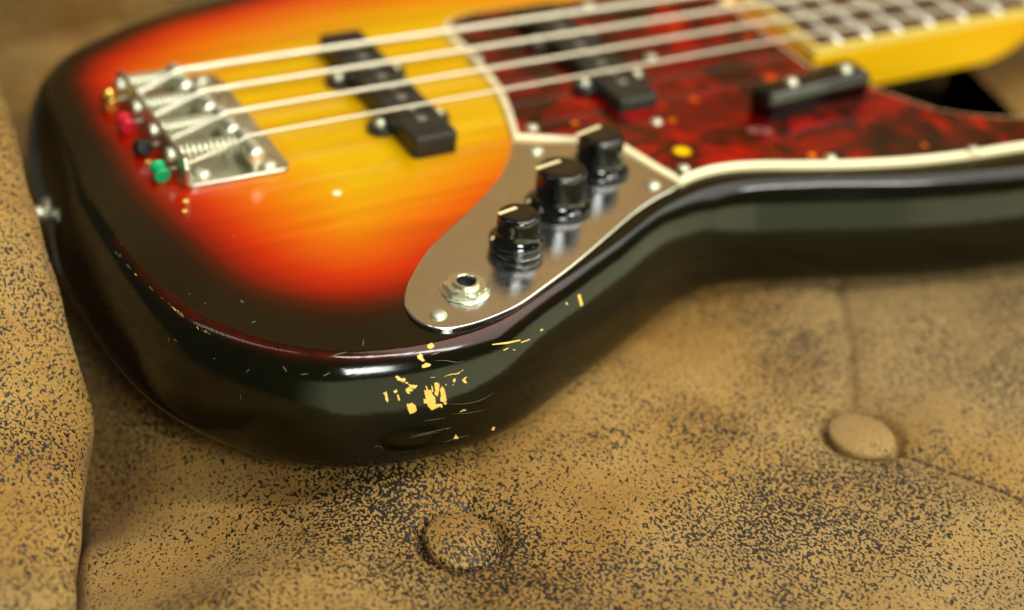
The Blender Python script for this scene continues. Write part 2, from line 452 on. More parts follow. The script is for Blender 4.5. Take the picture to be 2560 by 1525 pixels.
# arm: lofted along its inner edge (edge x, y, z)
EDGE = spline([(-152, -400, -80), (-141, -330, -62), (-131, -245, -52), (-115, -187, -47), (-100, -147, -45), (-88, -112, -42), (-82.5, -95, -36), (-81.6, -86, -25), (-80.6, -74, -18),
               (-79.3, -50, -9.5), (-76.3, -22, -.5), (-74.6, -1, 5), (-72.8, 14, 10), (-71.5, 30, 14), (-71, 60, 24), (-71, 110, 36), (-72, 170, 44), (-72, 240, 46)], 170, closed=False)
prof = [(-9, -60), (-5, -34), (-1.5, -16), (0, -8), (-.6, -4), (-2.2, -1.4), (-5, .6), (-10, 2.6), (-18, 4.6), (-30, 7), (-50, 10), (-80, 12), (-120, 12), (-170, 8), (-230, -4), (-280, -40), (-300, -100)]
mb = MB(); k = len(prof); ps = spline([(a, b, 0) for a, b in prof], 60, closed=False)
for i, (ex, ey, ez) in enumerate(EDGE):
    for a, b, _ in ps:
        wv = .9 * math.sin(ey * .09 + a * .03) + .6 * math.sin(ey * .21 + 1.3)
        lump = 4.0 * math.exp(-((ey + 100) / 9) ** 2) * math.exp(-((a + 3) / 8) ** 2)      # puckered corner where arm meets seat
        mb.v.append((ex + a + wv * .5 + lump, ey, ez + b + wv * (a < -3) - .5 * lump))
kk = len(ps)
mb.f = [(i*kk+j, i*kk+j+1, (i+1)*kk+j+1, (i+1)*kk+j) for i in range(len(EDGE)-1) for j in range(kk-1)]
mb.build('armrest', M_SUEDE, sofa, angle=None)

# backrest: leaning, softly pillowed
mb = MB(); us = np.arange(-75, 1130, 12.0); ts = np.linspace(0, 1, 48)
for u in us:
    for t in ts:
        zz = -110 + 640 * t
        yy = 176 + 170 * t + 34 * (1 - min(1, t * 5)) ** 2 + 9 * math.sin(u * .035 + 1) * math.sin(zz * .028) + 60 * max(0, t - .9) * 10 * max(0, t - .9)
        mb.v.append((u, yy, zz))
kk = len(ts)
mb.f = [(i*kk+j, (i+1)*kk+j, (i+1)*kk+j+1, i*kk+j+1) for i in range(len(us)-1) for j in range(kk-1)]
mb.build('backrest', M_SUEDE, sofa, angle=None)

for i, (bx, by) in enumerate(BUTTONS):
    aa = np.linspace(0, 6.28, 24); zb = float(np.mean(seat_z(bx + 23 * np.cos(aa), by + 23 * np.sin(aa)))) - (2.6, 2.4)[i]
    tilt = Matrix.Rotation(math.radians((10, 2)[i]), 4, 'X') @ Matrix.Rotation(math.radians((5, 4)[i]), 4, 'Y')
    mb = MB(); Mx = Matrix.Translation((bx, by, zb)) @ tilt
    mb.lathe([(10.2, -6), (11.9, -2.6), (12.5, -.4), (12.5, .6), (12.1, 1.3), (11.2, 1.8), (8, 2.5), (4.5, 2.9), (2, 3.0), (.3, 3.0)], Mx, 48)
    o = mb.build('tuft_button', (M_SUEDE_DARK, M_SUEDE_PLAIN)[i], sofa, angle=None)
    # its own origin, so its leather has its own pattern
    c = Vector((bx, by, zb)) - Vector((100, 0, -250)); o.data.transform(Matrix.Translation(-c * S)); o.location = c * S
    tag(o, ('speckled round tuft button in the seat below the curved body edge', 'plain tan round tuft button where two seat creases meet')[i])

# stitched seam running out of the right-hand button
sp_ = spline([(a, b, 0) for a, b in CREASES[1]], 300, closed=False); sp_ = sp_[sp_[:, 1] < -217.5]
mb = MB(); acc = 0
for k in range(0, len(sp_) - 9, 9):
    q = sp_[k:k + 7]; zz = seat_z(q[:, 0], q[:, 1]) + .9
    mb.tube([(a, b, float(c_) - (.5 if j_ in (0, 6) else 0)) for j_, ((a, b, _), c_) in enumerate(zip(q, zz))], .65, 6)
mb.build('seam_thread', make_plastic('dark_brown_thread', (.085, .042, .014), .8), sofa, angle=None)

# ------------------------------------------------------------------ the bass guitar
bass = empty('bass_guitar', (100, 0, -44.5))
tag(bass, 'three-colour sunburst electric bass guitar with tortoiseshell pickguard lying on the sofa', 'bass guitar')

OUT = [(-61, 48), (-65, 22), (-67.5, 0), (-70.8, -24), (-70.6, -52), (-69, -80), (-64.5, -106), (-57.5, -124), (-41.5, -147), (-21.5, -162), (-6.5, -167.2), (19, -170.7),
       (45, -167.5), (78, -153), (112, -136.5), (144, -120.5), (168, -115.5), (195, -121), (240, -135), (290, -146), (330, -149), (362, -142), (378, -126), (368, -110), (345, -104),
       (322, -99.5), (302, -92), (289, -82), (282, -69), (281, -54), (286, -41), (298, -32), (318, -28.5), (342, -27.5), (351, -20), (352, 0), (351, 20), (345, 32), (343, 55), (356, 76), (395, 92),
       (424, 104), (430, 122), (408, 137), (350, 140), (290, 126), (235, 118), (185, 122), (135, 129), (95, 129), (60, 124), (33, 118), (14, 113.5), (-2, 108), (-18, 100), (-38, 88), (-53, 70)]
OUTP = ccw(spline(OUT, 520))
TH = 44.5
# side profile: (inset from outline, z)
PROF = []
A, B = 13.0, 30.0
for k in range(0, 21):
    t = math.radians(90 - 90 * (k / 20) ** 1.25)
    PROF.append((A - A * math.cos(t), -B + B * math.sin(t)))
PROF += [(0.0, -31.5), (0.1, -33.5)]
for k in range(1, 8):
    t = math.radians(90 * k / 7); PROF.append((.1 + 11 - 11 * math.cos(t), -33.5 - (TH - 33.5) * math.sin(t)))
NO = len(OUTP)
bv = []; bf = []; dist = []
rings = [(15.5, 0.0), (14.0, 0.0)] + PROF
for d, z in rings:
    q = inset(OUTP, d)
    bv += [(p[0], p[1], z) for p in q]; dist += [d] * NO
for r in range(len(rings) - 1):
    for i in range(NO):
        j = (i + 1) % NO; bf.append((r*NO+i, (r+1)*NO+i, (r+1)*NO+j, r*NO+j))
last = (len(rings) - 1) * NO
bf.append(tuple(last + i for i in range(NO)))
# top face: triangulated with interior points so the burst is smooth
inner = np.array(bv[:NO])[:, :2]
def inside(P, poly):
    x, y = P[:, 0], P[:, 1]; c = np.zeros(len(P), bool); a = poly; b = np.roll(poly, -1, 0)
    for (x0, y0), (x1, y1) in zip(a, b):
        m = ((y0 > y) != (y1 > y)); 
        with np.errstate(divide='ignore', invalid='ignore'):
            c ^= m & (x < (x1 - x0) * (y - y0) / ((y1 - y0) if y1 != y0 else 1e-12) + x0)
    return c
gx, gy = np.meshgrid(np.arange(-70, 435, 5.0), np.arange(-175, 145, 5.0), indexing='ij')
G = np.stack([gx.ravel(), gy.ravel()], 1); G = G[inside(G, inset(OUTP, 18.5))]
def poly_dist(P, poly):
    d = np.full(len(P), 1e9); b = np.roll(poly, -1, 0)
    for p0, p1 in zip(poly, b):
        e = p1 - p0; t = np.clip(((P - p0) @ e) / (e @ e), 0, 1)
        d = np.minimum(d, np.linalg.norm(P - p0 - t[:, None] * e, axis=1))
    return d
G = G[poly_dist(G, inner) > 2.5]
pts2 = np.vstack([inner, G])
tri = delaunay_2d_cdt([Vector(p) for p in pts2], [], [list(range(NO))], 1, 1e-5)
gd = poly_dist(G, OUTP)
base = len(bv); bv += [(p[0], p[1], 0.0) for p in G]; dist += list(gd)
idx = [(o[0] if o[0] < NO else base + o[0] - NO) if o else None for o in tri[3]]
for f in tri[2]:
    if all(idx[i] is not None for i in f): bf.append(tuple(idx[i] for i in f))
me = bpy.data.meshes.new('body'); off = Vector((100, 0, -44.5))
me.from_pydata([(Vector(p) - off) * S for p in bv], [], bf)
V = np.array(bv); D = np.array(dist)
wid = np.clip(0.823 - 0.0029 * V[:, 1], .55, 1.35)
burst = (D / wid) / 108.0
burst[V[:, 2] < -1.0] = 0
at = me.attributes.new('burst', 'FLOAT', 'POINT'); at.data.foreach_set('value', np.clip(burst, 0, 1).astype(np.float32))
near = sstep(-66, -50, V[:, 0]) * (1 - sstep(40, 95, V[:, 0])) * (V[:, 1] < -60)
rub = .75 * np.exp(-((D - 10.6) / 1.6) ** 2) * near * (V[:, 2] > -6)
at = me.attributes.new('rub', 'FLOAT', 'POINT'); at.data.foreach_set('value', rub.astype(np.float32))
bm = bmesh.new(); bm.from_mesh(me); bmesh.ops.recalc_face_normals(bm, faces=bm.faces); bm.to_mesh(me); bm.free()
me.materials.append(M_LAC); me.shade_smooth()
body = bpy.data.objects.new('body', me); col.objects.link(body); body.parent = bass
BVH = BVHTree.FromPolygons([Vector(p) for p in bv], bf)

def hit(u, v, bvh=BVH):
    p, nrm, i, d = bvh.ray_cast(Vector(CAM), ray(u, v))
    if p is None: return None, None
    if nrm.dot(ray(u, v)) > 0: nrm = -nrm
    return p, nrm

def decal(name, px, m, parent, lift=.10, step=5.0, bvh=BVH):
    """thin patch that follows the surface, outlined in photo pixels"""
    P = ccw(np.array(px, float)); n = len(P); lo = P.min(0); hi = P.max(0)
    g = np.stack(np.meshgrid(np.arange(lo[0], hi[0], step), np.arange(lo[1], hi[1], step), indexing='ij'), -1).reshape(-1, 2)
    if len(g): g = g[inside(g, P)]
    if len(g): g = g[poly_dist(g, P) > step * .4]
    allp = np.vstack([P, g]) if len(g) else P
    t = delaunay_2d_cdt([Vector(p) for p in allp], [], [list(range(n))], 1, 1e-5)
    vs = []
    for q in t[0]:
        p, nr = hit(q.x, q.y, bvh)
        if p is None: return None
        vs.append(p + nr * lift)
    mb = MB(); mb.add(vs, [tuple(f) for f in t[2]])
    # a thin skirt so the patch has thickness
    o = mb.build(name, m, parent, angle=None)
    return o

def ragged(pts, amp=2.0, sub=4, seed=0):
    rnd = random.Random(seed); out = []
    for (a, b) in zip(pts, pts[1:] + pts[:1]):
        for k in range(sub):
            t = k / sub; out.append((a[0] + (b[0]-a[0])*t + (rnd.uniform(-amp, amp) if k else 0), a[1] + (b[1]-a[1])*t + (rnd.uniform(-amp, amp) if k else 0)))
    return out
def zc(pts, ox, oy, s): return [(ox + x * s, oy + y * s) for x, y in pts]
K = 300 / 2226.0
CH = [
 [(1185,930),(1320,930),(1340,1010),(1390,1060),(1405,1190),(1500,1180),(1530,1200),(1520,1260),(1480,1230),(1420,1260),(1330,1300),(1270,1240),(1240,1175),(1190,1170),(1180,1095),(1225,1095)],
 [(1375,800),(1420,785),(1470,820),(1465,930),(1440,1045),(1375,1000),(1395,930)],
 [(1515,855),(1560,900),(1585,1010),(1605,1120),(1570,1160),(1490,1130),(1485,1080),(1500,1040),(1485,920)],
 [(1545,1165),(1615,1155),(1595,1200),(1560,1190)],
 [(870,1185),(920,1190),(960,1165),(1025,1210),(1050,1300),(1000,1345),(930,1370),(890,1290)],
 [(655,670),(700,665),(760,715),(830,705),(845,745),(800,785),(740,750),(700,745)],
 [(830,770),(890,780),(895,815),(845,810)],
 [(900,820),(960,835),(1065,840),(1030,890),(990,905),(930,870)],
 [(860,900),(920,870),(985,930),(960,950),(915,945),(930,1000),(880,985),(845,940)],
 [(425,985),(495,960),(510,1050),(530,1120),(510,1155),(475,1110),(460,1020)],
 [(615,950),(680,910),(690,970),(640,985)],
 [(685,1000),(720,1020),(745,1110),(720,1130),(690,1060)],
 [(1250,95),(1330,55),(1375,95),(1370,130),(1310,165),(1255,150)],
 [(1060,300),(1120,255),(1165,290),(1160,330),(1200,380),(1160,395),(1120,370),(1075,345)],
 [(1150,470),(1230,420),(1310,450),(1290,490),(1200,510),(1160,515)],
 [(1725,735),(1745,705),(1775,725),(1755,790),(1730,785)],
 [(1885,740),(1925,710),(1995,665),(1950,730),(1990,800),(1940,800)],
 [(1210,850),(1235,855),(1265,915),(1235,925)],
 [(1325,830),(1345,860),(1360,950),(1340,975),(1325,900)],
 [(1580,805),(1615,840),(1585,845)], [(1305,690),(1390,680),(1385,695),(1310,698)],
 [(1840,1335),(1900,1305),(1980,1295),(1930,1315)], [(1875,1300),(1940,1278),(1900,1306)],
 [(1700,830),(1745,822),(1730,840)],
 [(1500,690),(1700,625),(1800,615),(1910,550),(1915,558),(1805,632),(1705,642)],
]
for i, c in enumerate(CH):
    q = zc(c, 900, 850, K); cx_, cy_ = np.mean(np.array(q), 0)
    if i in (0, 1, 2, 4, 5, 7, 8, 9, 12, 13, 14):      # stained undercoat showing round the bare wood
        rim = [(x + 1.3 * (x - cx_) / max(1, math.hypot(x - cx_, y - cy_)), y + 1.3 * (y - cy_) / max(1, math.hypot(x - cx_, y - cy_))) for x, y in q]
        decal('chip_rim', ragged(rim, .7, 3, i + 50), M_PRIMER, body, .03)
    decal('paint_chip', ragged(q, .8, 5, i), M_BARE, body, .06)
K2 = 540 / 1908.0
for i, c in enumerate([[(965,1190),(985,1150),(1012,1180),(1000,1190)], [(1298,1110),(1315,1080),(1335,1090),(1320,1115)], [(1305,355),(1440,335),(1555,315),(1555,325),(1440,352),(1310,362)],
                       [(1560,335),(1640,308),(1642,316),(1565,345)], [(1405,405),(1450,385),(1452,392),(1410,413)], [(1730,228),(1752,218),(1755,232),(1735,238)], [(1480,400),(1512,402),(1508,410)]]):
    decal('paint_chip', zc(c, 860, 760, K2), M_BARE, body, .12)
for c in ([(1443,738),(1450,735),(1457,762),(1451,766)], [(1413,757),(1417,756),(1420,761),(1416,762)]):
    decal('paint_chip', c, M_BARE, body, .12)
# fine pale scratches: thin ribbons along traced lines
def scratch(pts, wpx, m=M_SCUFF):
    pts = np.array(spline([(a, b, 0) for a, b in pts], max(4, len(pts) * 4), closed=False))[:, :2]
    t = np.gradient(pts, axis=0); t /= np.linalg.norm(t, axis=1, keepdims=True); nn = np.stack([-t[:, 1], t[:, 0]], 1)
    ww = wpx * .5 * np.sin(np.linspace(.25, math.pi - .25, len(pts)))[:, None]
    vs = []; 
    for q in np.vstack([pts + nn * ww, pts - nn * ww]):
        p, nr = hit(*q)
        if p is None: return
        vs.append(p + nr * .10)
    n = len(pts); mb = MB(); mb.add(vs, [(i, i+1, n+i+1, n+i) for i in range(n-1)])
    mb.build('scratch', m, body, angle=None)
for pts, wd in ((zc([(920,880),(1060,880),(1200,850),(1330,780)],860,760,K2), 1.3), (zc([(700,1030),(860,1010),(900,1000)],860,760,K2), 1.2), (zc([(590,1165),(760,1130),(960,1085)],860,760,K2), 1.6),
                (zc([(580,1180),(720,1150),(840,1130)],860,760,K2), 1.4), (zc([(885,1220),(1000,1180),(1110,1160)],860,760,K2), 1.5), (zc([(800,500),(900,500),(1000,515),(1060,500)],860,760,K2), 1.2),
                (zc([(765,450),(845,430)],860,760,K2), 2.2), (zc([(265,1270),(290,1255),(335,1265),(330,1290)],860,760,K2), 1.2), (zc([(940,970),(1100,960),(1260,930)],860,760,K2), 1.0),
                (zc([(1020,945),(1080,925)],860,760,K2), 1.5), (zc([(2010,535),(2060,515),(2130,500)],100,700,.3612), 2.6), (zc([(1680,595),(1710,635)],100,700,.3612), 2.6), (zc([(1960,665),(2010,640)],100,700,.3612), 2.6),
                (zc([(1430,640),(1450,615)],100,700,.3612), 2.2), (zc([(890,400),(893,430)],100,700,.3612), 2.2), (zc([(925,405),(950,425)],100,700,.3612), 2.6), (zc([(945,230),(985,225)],100,700,.3612), 2.2),
                (zc([(2235,460),(2240,410)],100,700,.3612), 2.4), (zc([(1030,100),(1040,97)],100,700,.3612), 2.4), (zc([(1135,165),(1150,162)],100,700,.3612), 2.4), (zc([(1385,140),(1410,160)],100,700,.3612), 4.0),
                (zc([(1465,300),(1495,285)],100,700,.3612), 3.0), (zc([(1385,790),(1392,830)],100,700,.3612), 1.6), (zc([(1800,655),(1860,648)],100,700,.3612), 2.0), (zc([(1200,545),(1215,540)],100,700,.3612), 2.4)):
    scratch(pts, wd)
# scattered worn nicks along the chipped edge of the top
rnd = random.Random(3)
for i in range(26):
    t = rnd.random(); u = 280 + t * 240; v = np.interp(u, [280, 330, 400, 460, 520], [618, 676, 742, 792, 832]) + rnd.uniform(-2, 3)
    scratch([(u, v), (u + rnd.uniform(3, 9), v + rnd.uniform(3, 8))], rnd.uniform(1.2, 2.6), M_BARE if i % 4 == 0 else M_SCUFF)
# two old dings through to bare wood, in the yellow field and behind the bridge
for (u, v, r) in ((843, 483, 9), (465, 503, 6), (462, 528, 5), (400, 440, 6), (372, 405, 6), (310, 300, 6), (345, 372, 6)):
    decal('ding', [(u + r * math.cos(a) * 1.3, v + r * .8 * math.sin(a)) for a in np.linspace(0, 6.28, 12, endpoint=False)], M_CREAM if u > 700 else M_BARE, body, .08)

# ---- control plate
PL = [(1700,459),(1680,476),(1637,499),(1590,530),(1543,569),(1480,624),(1418,675),(1355,722),(1293,765),(1230,794),(1168,814),(1117,822),(1078,818),(1039,800),(1017,773),(1011,741),(1017,714),
      (1039,671),(1070,624),(1117,577),(1168,530),(1215,483),(1250,440),(1271,397),(1281,360)]
top_edge = [un(1288, 355, 1.2)[:2], un(1420, 359, 1.2)[:2], un(1500, 357, 1.2)[:2], un(1532, 366, 1.2)[:2], un(1600, 405, 1.2)[:2], un(1692, 454, 1.2)[:2]]
curve = spline([un(u, v, 1.2)[:2] for u, v in PL], 130, closed=False)
plate_poly = ccw(np.vstack([curve, top_edge]))
mb = MB(); slab(mb, plate_poly, [(0, .02), (0, .9), (.22, 1.2), (.5, 1.35)])
plate = mb.build('control_plate', M_CHROME, bass, angle=15)
tag(plate, 'scratched chrome control plate holding the knobs and the jack')

def screw(p, r, parent, h=1.6, slot=True, m=M_SCREW, M0=None, a=.4):
    Mx = Matrix.Translation(p) @ (M0 or Matrix.Identity(4))
    mb = MB(); mb.lathe([(r, 0), (r, .35), (r * .86, h * .62), (r * .55, h * .92), (r * .12, h)], Mx, 20)
    o = mb.build('screw', m, parent, angle=None)
    if slot and r > 2:
        pass
    return o
def phillips(p, r, parent, h, a):
    o = screw(p, r, parent, h)
    o2 = MB(); z = h * .88
    for k in (0, 1):
        c, s_ = math.cos(a + k * math.pi / 2), math.sin(a + k * math.pi / 2); L_, w_ = r * .52, r * .13
        q = [(-L_, -w_), (L_, -w_), (L_, w_), (-L_, w_)]
        o2.add([(p[0] + x*c - y*s_, p[1] + x*s_ + y*c, p[2] + z + (.18 + .02*k) - .12 * (abs(x) > 0)) for x, y in q], [(0, 1, 2, 3)])
    return o, o2
for (u, v, r) in ((1096, 782, 3.1), (1340, 372, 3.0), (1633, 458, 3.0)):
    p = un(u, v, 2.2); p = (p[0], p[1], 1.3)
    o, cross = phillips(p, r, plate, 1.4, .3)
    if u == 1096:
        cs = cross.build('screw_slot', M_DARK, plate, smooth=False)

# ---- pickguard
near_edge = [un(*q, 2)[:2] for q in ((1704,455),(1735,440),(1790,424),(1850,416),(1925,413),(2000,413),(2150,410),(2300,401),(2430,386),(2560,366))]
left_edge = [un(*q, 2)[:2] for q in ((1117,85),(1150,115),(1195,165),(1235,215),(1262,270),(1284,343))]
GP = [tuple(p) for p in near_edge] + [(325, -126), (350, -127), (362, -121), (360, -114), (344, -107.5), (321, -103), (301, -95), (286.5, -84), (278, -68), (273, -50), (268, -37), (258, -33.5), (257.5, 33.5), (268, 38), (262, 50), (236, 58), (192, 56), (155, 58.5), (134, 57.5), (124.5, 52)]
s1 = spline(near_edge + GP[len(near_edge):len(near_edge)+8], 90, closed=False)
s2 = spline([(262, 50), (236, 58), (192, 56), (155, 58.5), (134, 57.5), (124.5, 52)] + left_edge, 80, closed=False)
tb = [un(1288, 350, 2)[:2], un(1424, 352, 2)[:2], un(1500, 348, 2)[:2], un(1522, 351, 2)[:2], un(1560, 372, 2)[:2], un(1640, 421, 2)[:2], un(1700, 455, 2)[:2]]
gpoly = ccw(np.vstack([s1, [(258, -33.5), (257.5, 33.5), (266, 37)], s2, tb[1:]]))
# drop near-coincident points
keep = [0]
for i in range(1, len(gpoly)):
    if np.linalg.norm(gpoly[i] - gpoly[keep[-1]]) > .6: keep.append(i)
gpoly = gpoly[keep]
mb = MB(); slab(mb, gpoly, [(0, .02), (0, 1.7), (2.4, 2.6)])
guard = mb.build('pickguard', M_CREAM, bass, angle=12)
tag(guard, 'tortoiseshell pickguard with a cream edge')
mb = MB(); slab(mb, gpoly, [(2.3, 2.4), (2.3, 2.7), (2.6, 2.85)])
mb.build('tortoiseshell_layer', M_TORT, guard, angle=12)
for (u, v) in ((1641,303),(1330,318),(1709,419),(2076,393),(2434,373),(1627,141),(1469,11),(1192,146),(1790,25)):
    p = un(u, v, 3.2); screw((p[0], p[1], 2.8), 2.6, guard, 1.3)
mb = MB()   # dim pinkish highlight left of the thumb rest, painted as a coloured oval
mb.lathe([(1.0, 2.88), (2.6, 2.92), (3.0, 2.88)], Matrix.Translation((un(1900, 328, 2.5)[0], un(1900, 328, 2.5)[1], 0)) @ Matrix.Scale(1.8, 4, (.9, -.4, 0)), 16)
mb.build('painted_highlight', make_plastic('pink_highlight', (.22, .06, .05), .35), guard)

# ---- knobs
def knob(cx, cy, rt, rs, h, z0, line_px, dot_px, ring=False, label=''):
    Mx = Matrix.Translation((cx, cy, 0)); mb = MB()
    zb = z0
    pr = []
    if ring: pr += [(rs * .93, zb), (rs * .985, zb + .3), (rs * .985, zb + 2.6), (rs * .93, zb + 3.0), (rs * .80, zb + 3.2)]; zb += 3.2
    pr += [(rs * .9, zb), (rs, zb + .25), (rs * 1.02, zb + .9), (rs * 1.0, zb + 1.5), (rs * .93, zb + 2.2), (rs * .84, zb + 3.1), (rt * .98, zb + 4.3), (rt * .955, zb + 5.8), (rt * .965, h - 2.2), (rt * .96, h - 1.9),
           (rt * .945, h - 1.25), (rt * .91, h - .72), (rt * .86, h - .34), (rt * .80, h - .10), (rt * .73, h - .01), (rt * .5, h), (.3, h)]
    if ring: pr = [(max(rs * .2, a), b) for a, b in pr]
    mb.lathe(pr, Mx, 64)
    o = mb.build('control_knob', M_BLACK, bass, angle=None)
    tag(o, label)
    kb = BVHTree.FromPolygons([Vector(p) for p in mb.v], mb.f)
    (u0, v0), (u1, v1) = line_px; L_ = math.hypot(u1-u0, v1-v0); nx, ny = -(v1-v0)/L_, (u1-u0)/L_
    a = Vector(un(u0, v0, h)); b = Vector(un(u1, v1, h)); t = (b - a).normalized(); s_ = Vector((-t.y, t.x, 0)) * .75
    mb2 = MB(); vs = []
    for p in (a - s_, b - s_, b + s_, a + s_): vs.append((p.x, p.y, h - .15))
    for p in (a - s_, b - s_, b + s_, a + s_): vs.append((p.x, p.y, h + .28))
    mb2.add(vs, [(3,2,1,0),(4,5,6,7),(0,1,5,4),(1,2,6,5),(2,3,7,6),(3,0,4,7)])
    mb2.build('pointer_line', M_LINE, o, bevel=.2)
    if dot_px:
        p, nr = hit(*dot_px, kb)
        if p is not None:
            q = nr.to_track_quat('Z', 'Y').to_matrix().to_4x4(); mb3 = MB()
            mb3.lathe([(.95, -.3), (.95, .12), (.8, .25), (.3, .32)], Matrix.Translation(p) @ q, 14)
            mb3.build('dot_marker', M_LINE, o, angle=None)
    return o
knob(69.5, -118.5, 8.0, 9.9, 16.4, 1.5, ((1246, 535), (1291, 519)), (1231, 595), True, 'small black tone knob beside the jack')
knob(98.5, -97.5, 9.7, 12.4, 17.6, 1.5, ((1340, 422), (1400, 402)), (1321, 503), False, 'large black volume knob between the other two knobs')
knob(126, -79, 9.3, 12.0, 17.2, 1.5, ((1442, 338), (1500, 315)), None, False, 'large black volume knob touching the pickguard edge')

# ---- output jack
jx, jy, _ = un(1164, 722, 2.0)
Mj = Matrix.Translation((jx, jy, 0))
mb = MB(); mb.lathe([(4.9, 1.3), (4.9, 5.0), (4.6, 5.5), (3.75, 5.6), (3.4, 5.35), (3.4, 4.6)], Mj, 36, cap0=False, cap1=False)
jack = mb.build('output_jack', M_NICKEL, bass, angle=40)
tag(jack, 'nickel output jack in the rounded end of the control plate')
mb = MB(); mb.lathe([(4.6, 1.26), (8.7, 1.26), (8.75, 1.7), (8.4, 1.95), (4.6, 1.95)], Mj, 40, cap0=False, cap1=False)
mb.build('washer', M_NICKEL, jack, angle=40)
mb = MB(); vs = []; fs = []
hexp = np.array([(8.1 * math.cos(math.radians(60*k + 27)), 8.1 * math.sin(math.radians(60*k + 27))) for k in range(6)])
n6 = 6
dense = []
for k in range(6):
    a, b = hexp[k], hexp[(k+1) % 6]
    for t in np.linspace(0, 1, 8, endpoint=False): dense.append(a + (b - a) * t)
dense = np.array(dense); nd = len(dense); rr = np.hypot(dense[:, 0], dense[:, 1])
def ringp(scale_r, z, drop=0):
    return [(jx + x * sc, jy + y * sc, z - (r - 7.0) * drop) for (x, y), r, sc in zip(dense, rr, scale_r)]
L0 = ringp(np.ones(nd), 1.97); L1 = ringp(np.ones(nd), 3.9, .7); L2 = ringp(np.minimum(1, 7.0 / rr), 4.2); L3 = [(jx + x / r * 4.95, jy + y / r * 4.95, 4.3) for (x, y), r in zip(dense, rr)]
allv = L0 + L1 + L2 + L3
for q in range(3):
    for i in range(nd): j = (i+1) % nd; fs.append((q*nd+i, q*nd+j, (q+1)*nd+j, (q+1)*nd+i))
mb.add(allv, fs); mb.build('hex_nut', M_NICKEL, jack, angle=25)
mb = MB(); mb.lathe([(3.42, 4.7), (3.35, -6), (.2, -6)], Mj, 24, cap0=False); mb.build('jack_hole', M_DARK, jack)

# ---- pickups
def rrect(x0, x1, y0, y1, r, n=5):
    out = []
    for cx, cy, a0 in ((x1-r, y1-r, 0), (x0+r, y1-r, 90), (x0+r, y0+r, 180), (x1-r, y0+r, 270)):
        for k in range(n + 1):
            a = math.radians(a0 + 90 * k / n); out.append((cx + r*math.cos(a), cy + r*math.sin(a)))
    return ccw(out)
STR_Y0 = (28.8, 9.6, -9.6, -28.8); STR_Y1 = (15.0, 5.0, -5.0, -15.0); ZS = 12.2
def sy(i, x): return STR_Y0[i] + (STR_Y1[i] - STR_Y0[i]) * x / 863.6
def pickup(xc, hl, z0, z1, label):
    mb = MB(); slab(mb, rrect(xc - 9.4, xc + 9.4, -hl, hl, 2.2), [(0, z0), (0, z1 - .9), (.25, z1 - .35), (.9, z1)])
    o = mb.build('pickup', M_PUP, bass, angle=25); tag(o, label)
    for sx in (-1, 1):
        for ey in (-22, 19):
            mb = MB(); c = xc + sx * 12.2
            slab(mb, ccw([(c + 5.2 * math.cos(t) , ey + 5.6 * math.sin(t)) for t in np.linspace(0, 2*math.pi, 20, endpoint=False)]), [(0, z0), (0, z0 + 2.6), (.6, z0 + 3.2)])
            mb.build('mounting_ear', M_PUP, o, angle=40)
            screw((c - sx * -.2, ey, z0 + 3.1), 2.7, o, 2.2)
    for i in range(4):
        for dy in (-4.4, 4.4):
            mb = MB(); mb.lathe([(2.35, z1 - .5), (2.35, z1 + .35), (2.1, z1 + .5), (.2, z1 + .5)], Matrix.Translation((xc, sy(i, xc) + dy, 0)), 18)
            mb.build('pole_piece', M_POLE, o, angle=40)
    return o
pickup(72.6, 47.2, .02, 8.8, 'black pickup sunk in the yellow wood by the bridge')
pickup(164.5, 45.7, 2.2, 8.6, 'black pickup set in the tortoiseshell pickguard')

# ---- bridge
BX0, BX1 = -26.0, 16.2
pp = ccw(list(map(tuple, rrect(BX0, BX1, -40, 40, 4.5))))
mb = MB(); slab(mb, pp, [(0, .02), (0, 1.7), (.4, 2.1)])
bridge = mb.build('bridge', M_BRIDGE, bass, angle=20); tag(bridge, 'nickel bass bridge with four spring-loaded saddles')
mb = MB(); q = [(-39.6, 1.5), (39.6, 1.5), (39.6, 9.0), (37.0, 12.0), (-37.0, 12.0), (-39.6, 9.0)]
mb.add([(BX0 + .2, y, z) for y, z in q] + [(BX0 + 2.2, y, z) for y, z in q], [(5,4,3,2,1,0), (6,7,8,9,10,11)] + [(i, (i+1) % 6, 6 + (i+1) % 6, 6 + i) for i in range(6)])
mb.build('back_flange', M_BRIDGE, bridge, bevel=.5, angle=40)
RY = Matrix.Rotation(math.radians(-90), 4, 'Y'); RX = Matrix.Rotation(math.radians(90), 4, 'X')
SAD_X = (-3.5, -1.0, 1.0, 3.0)
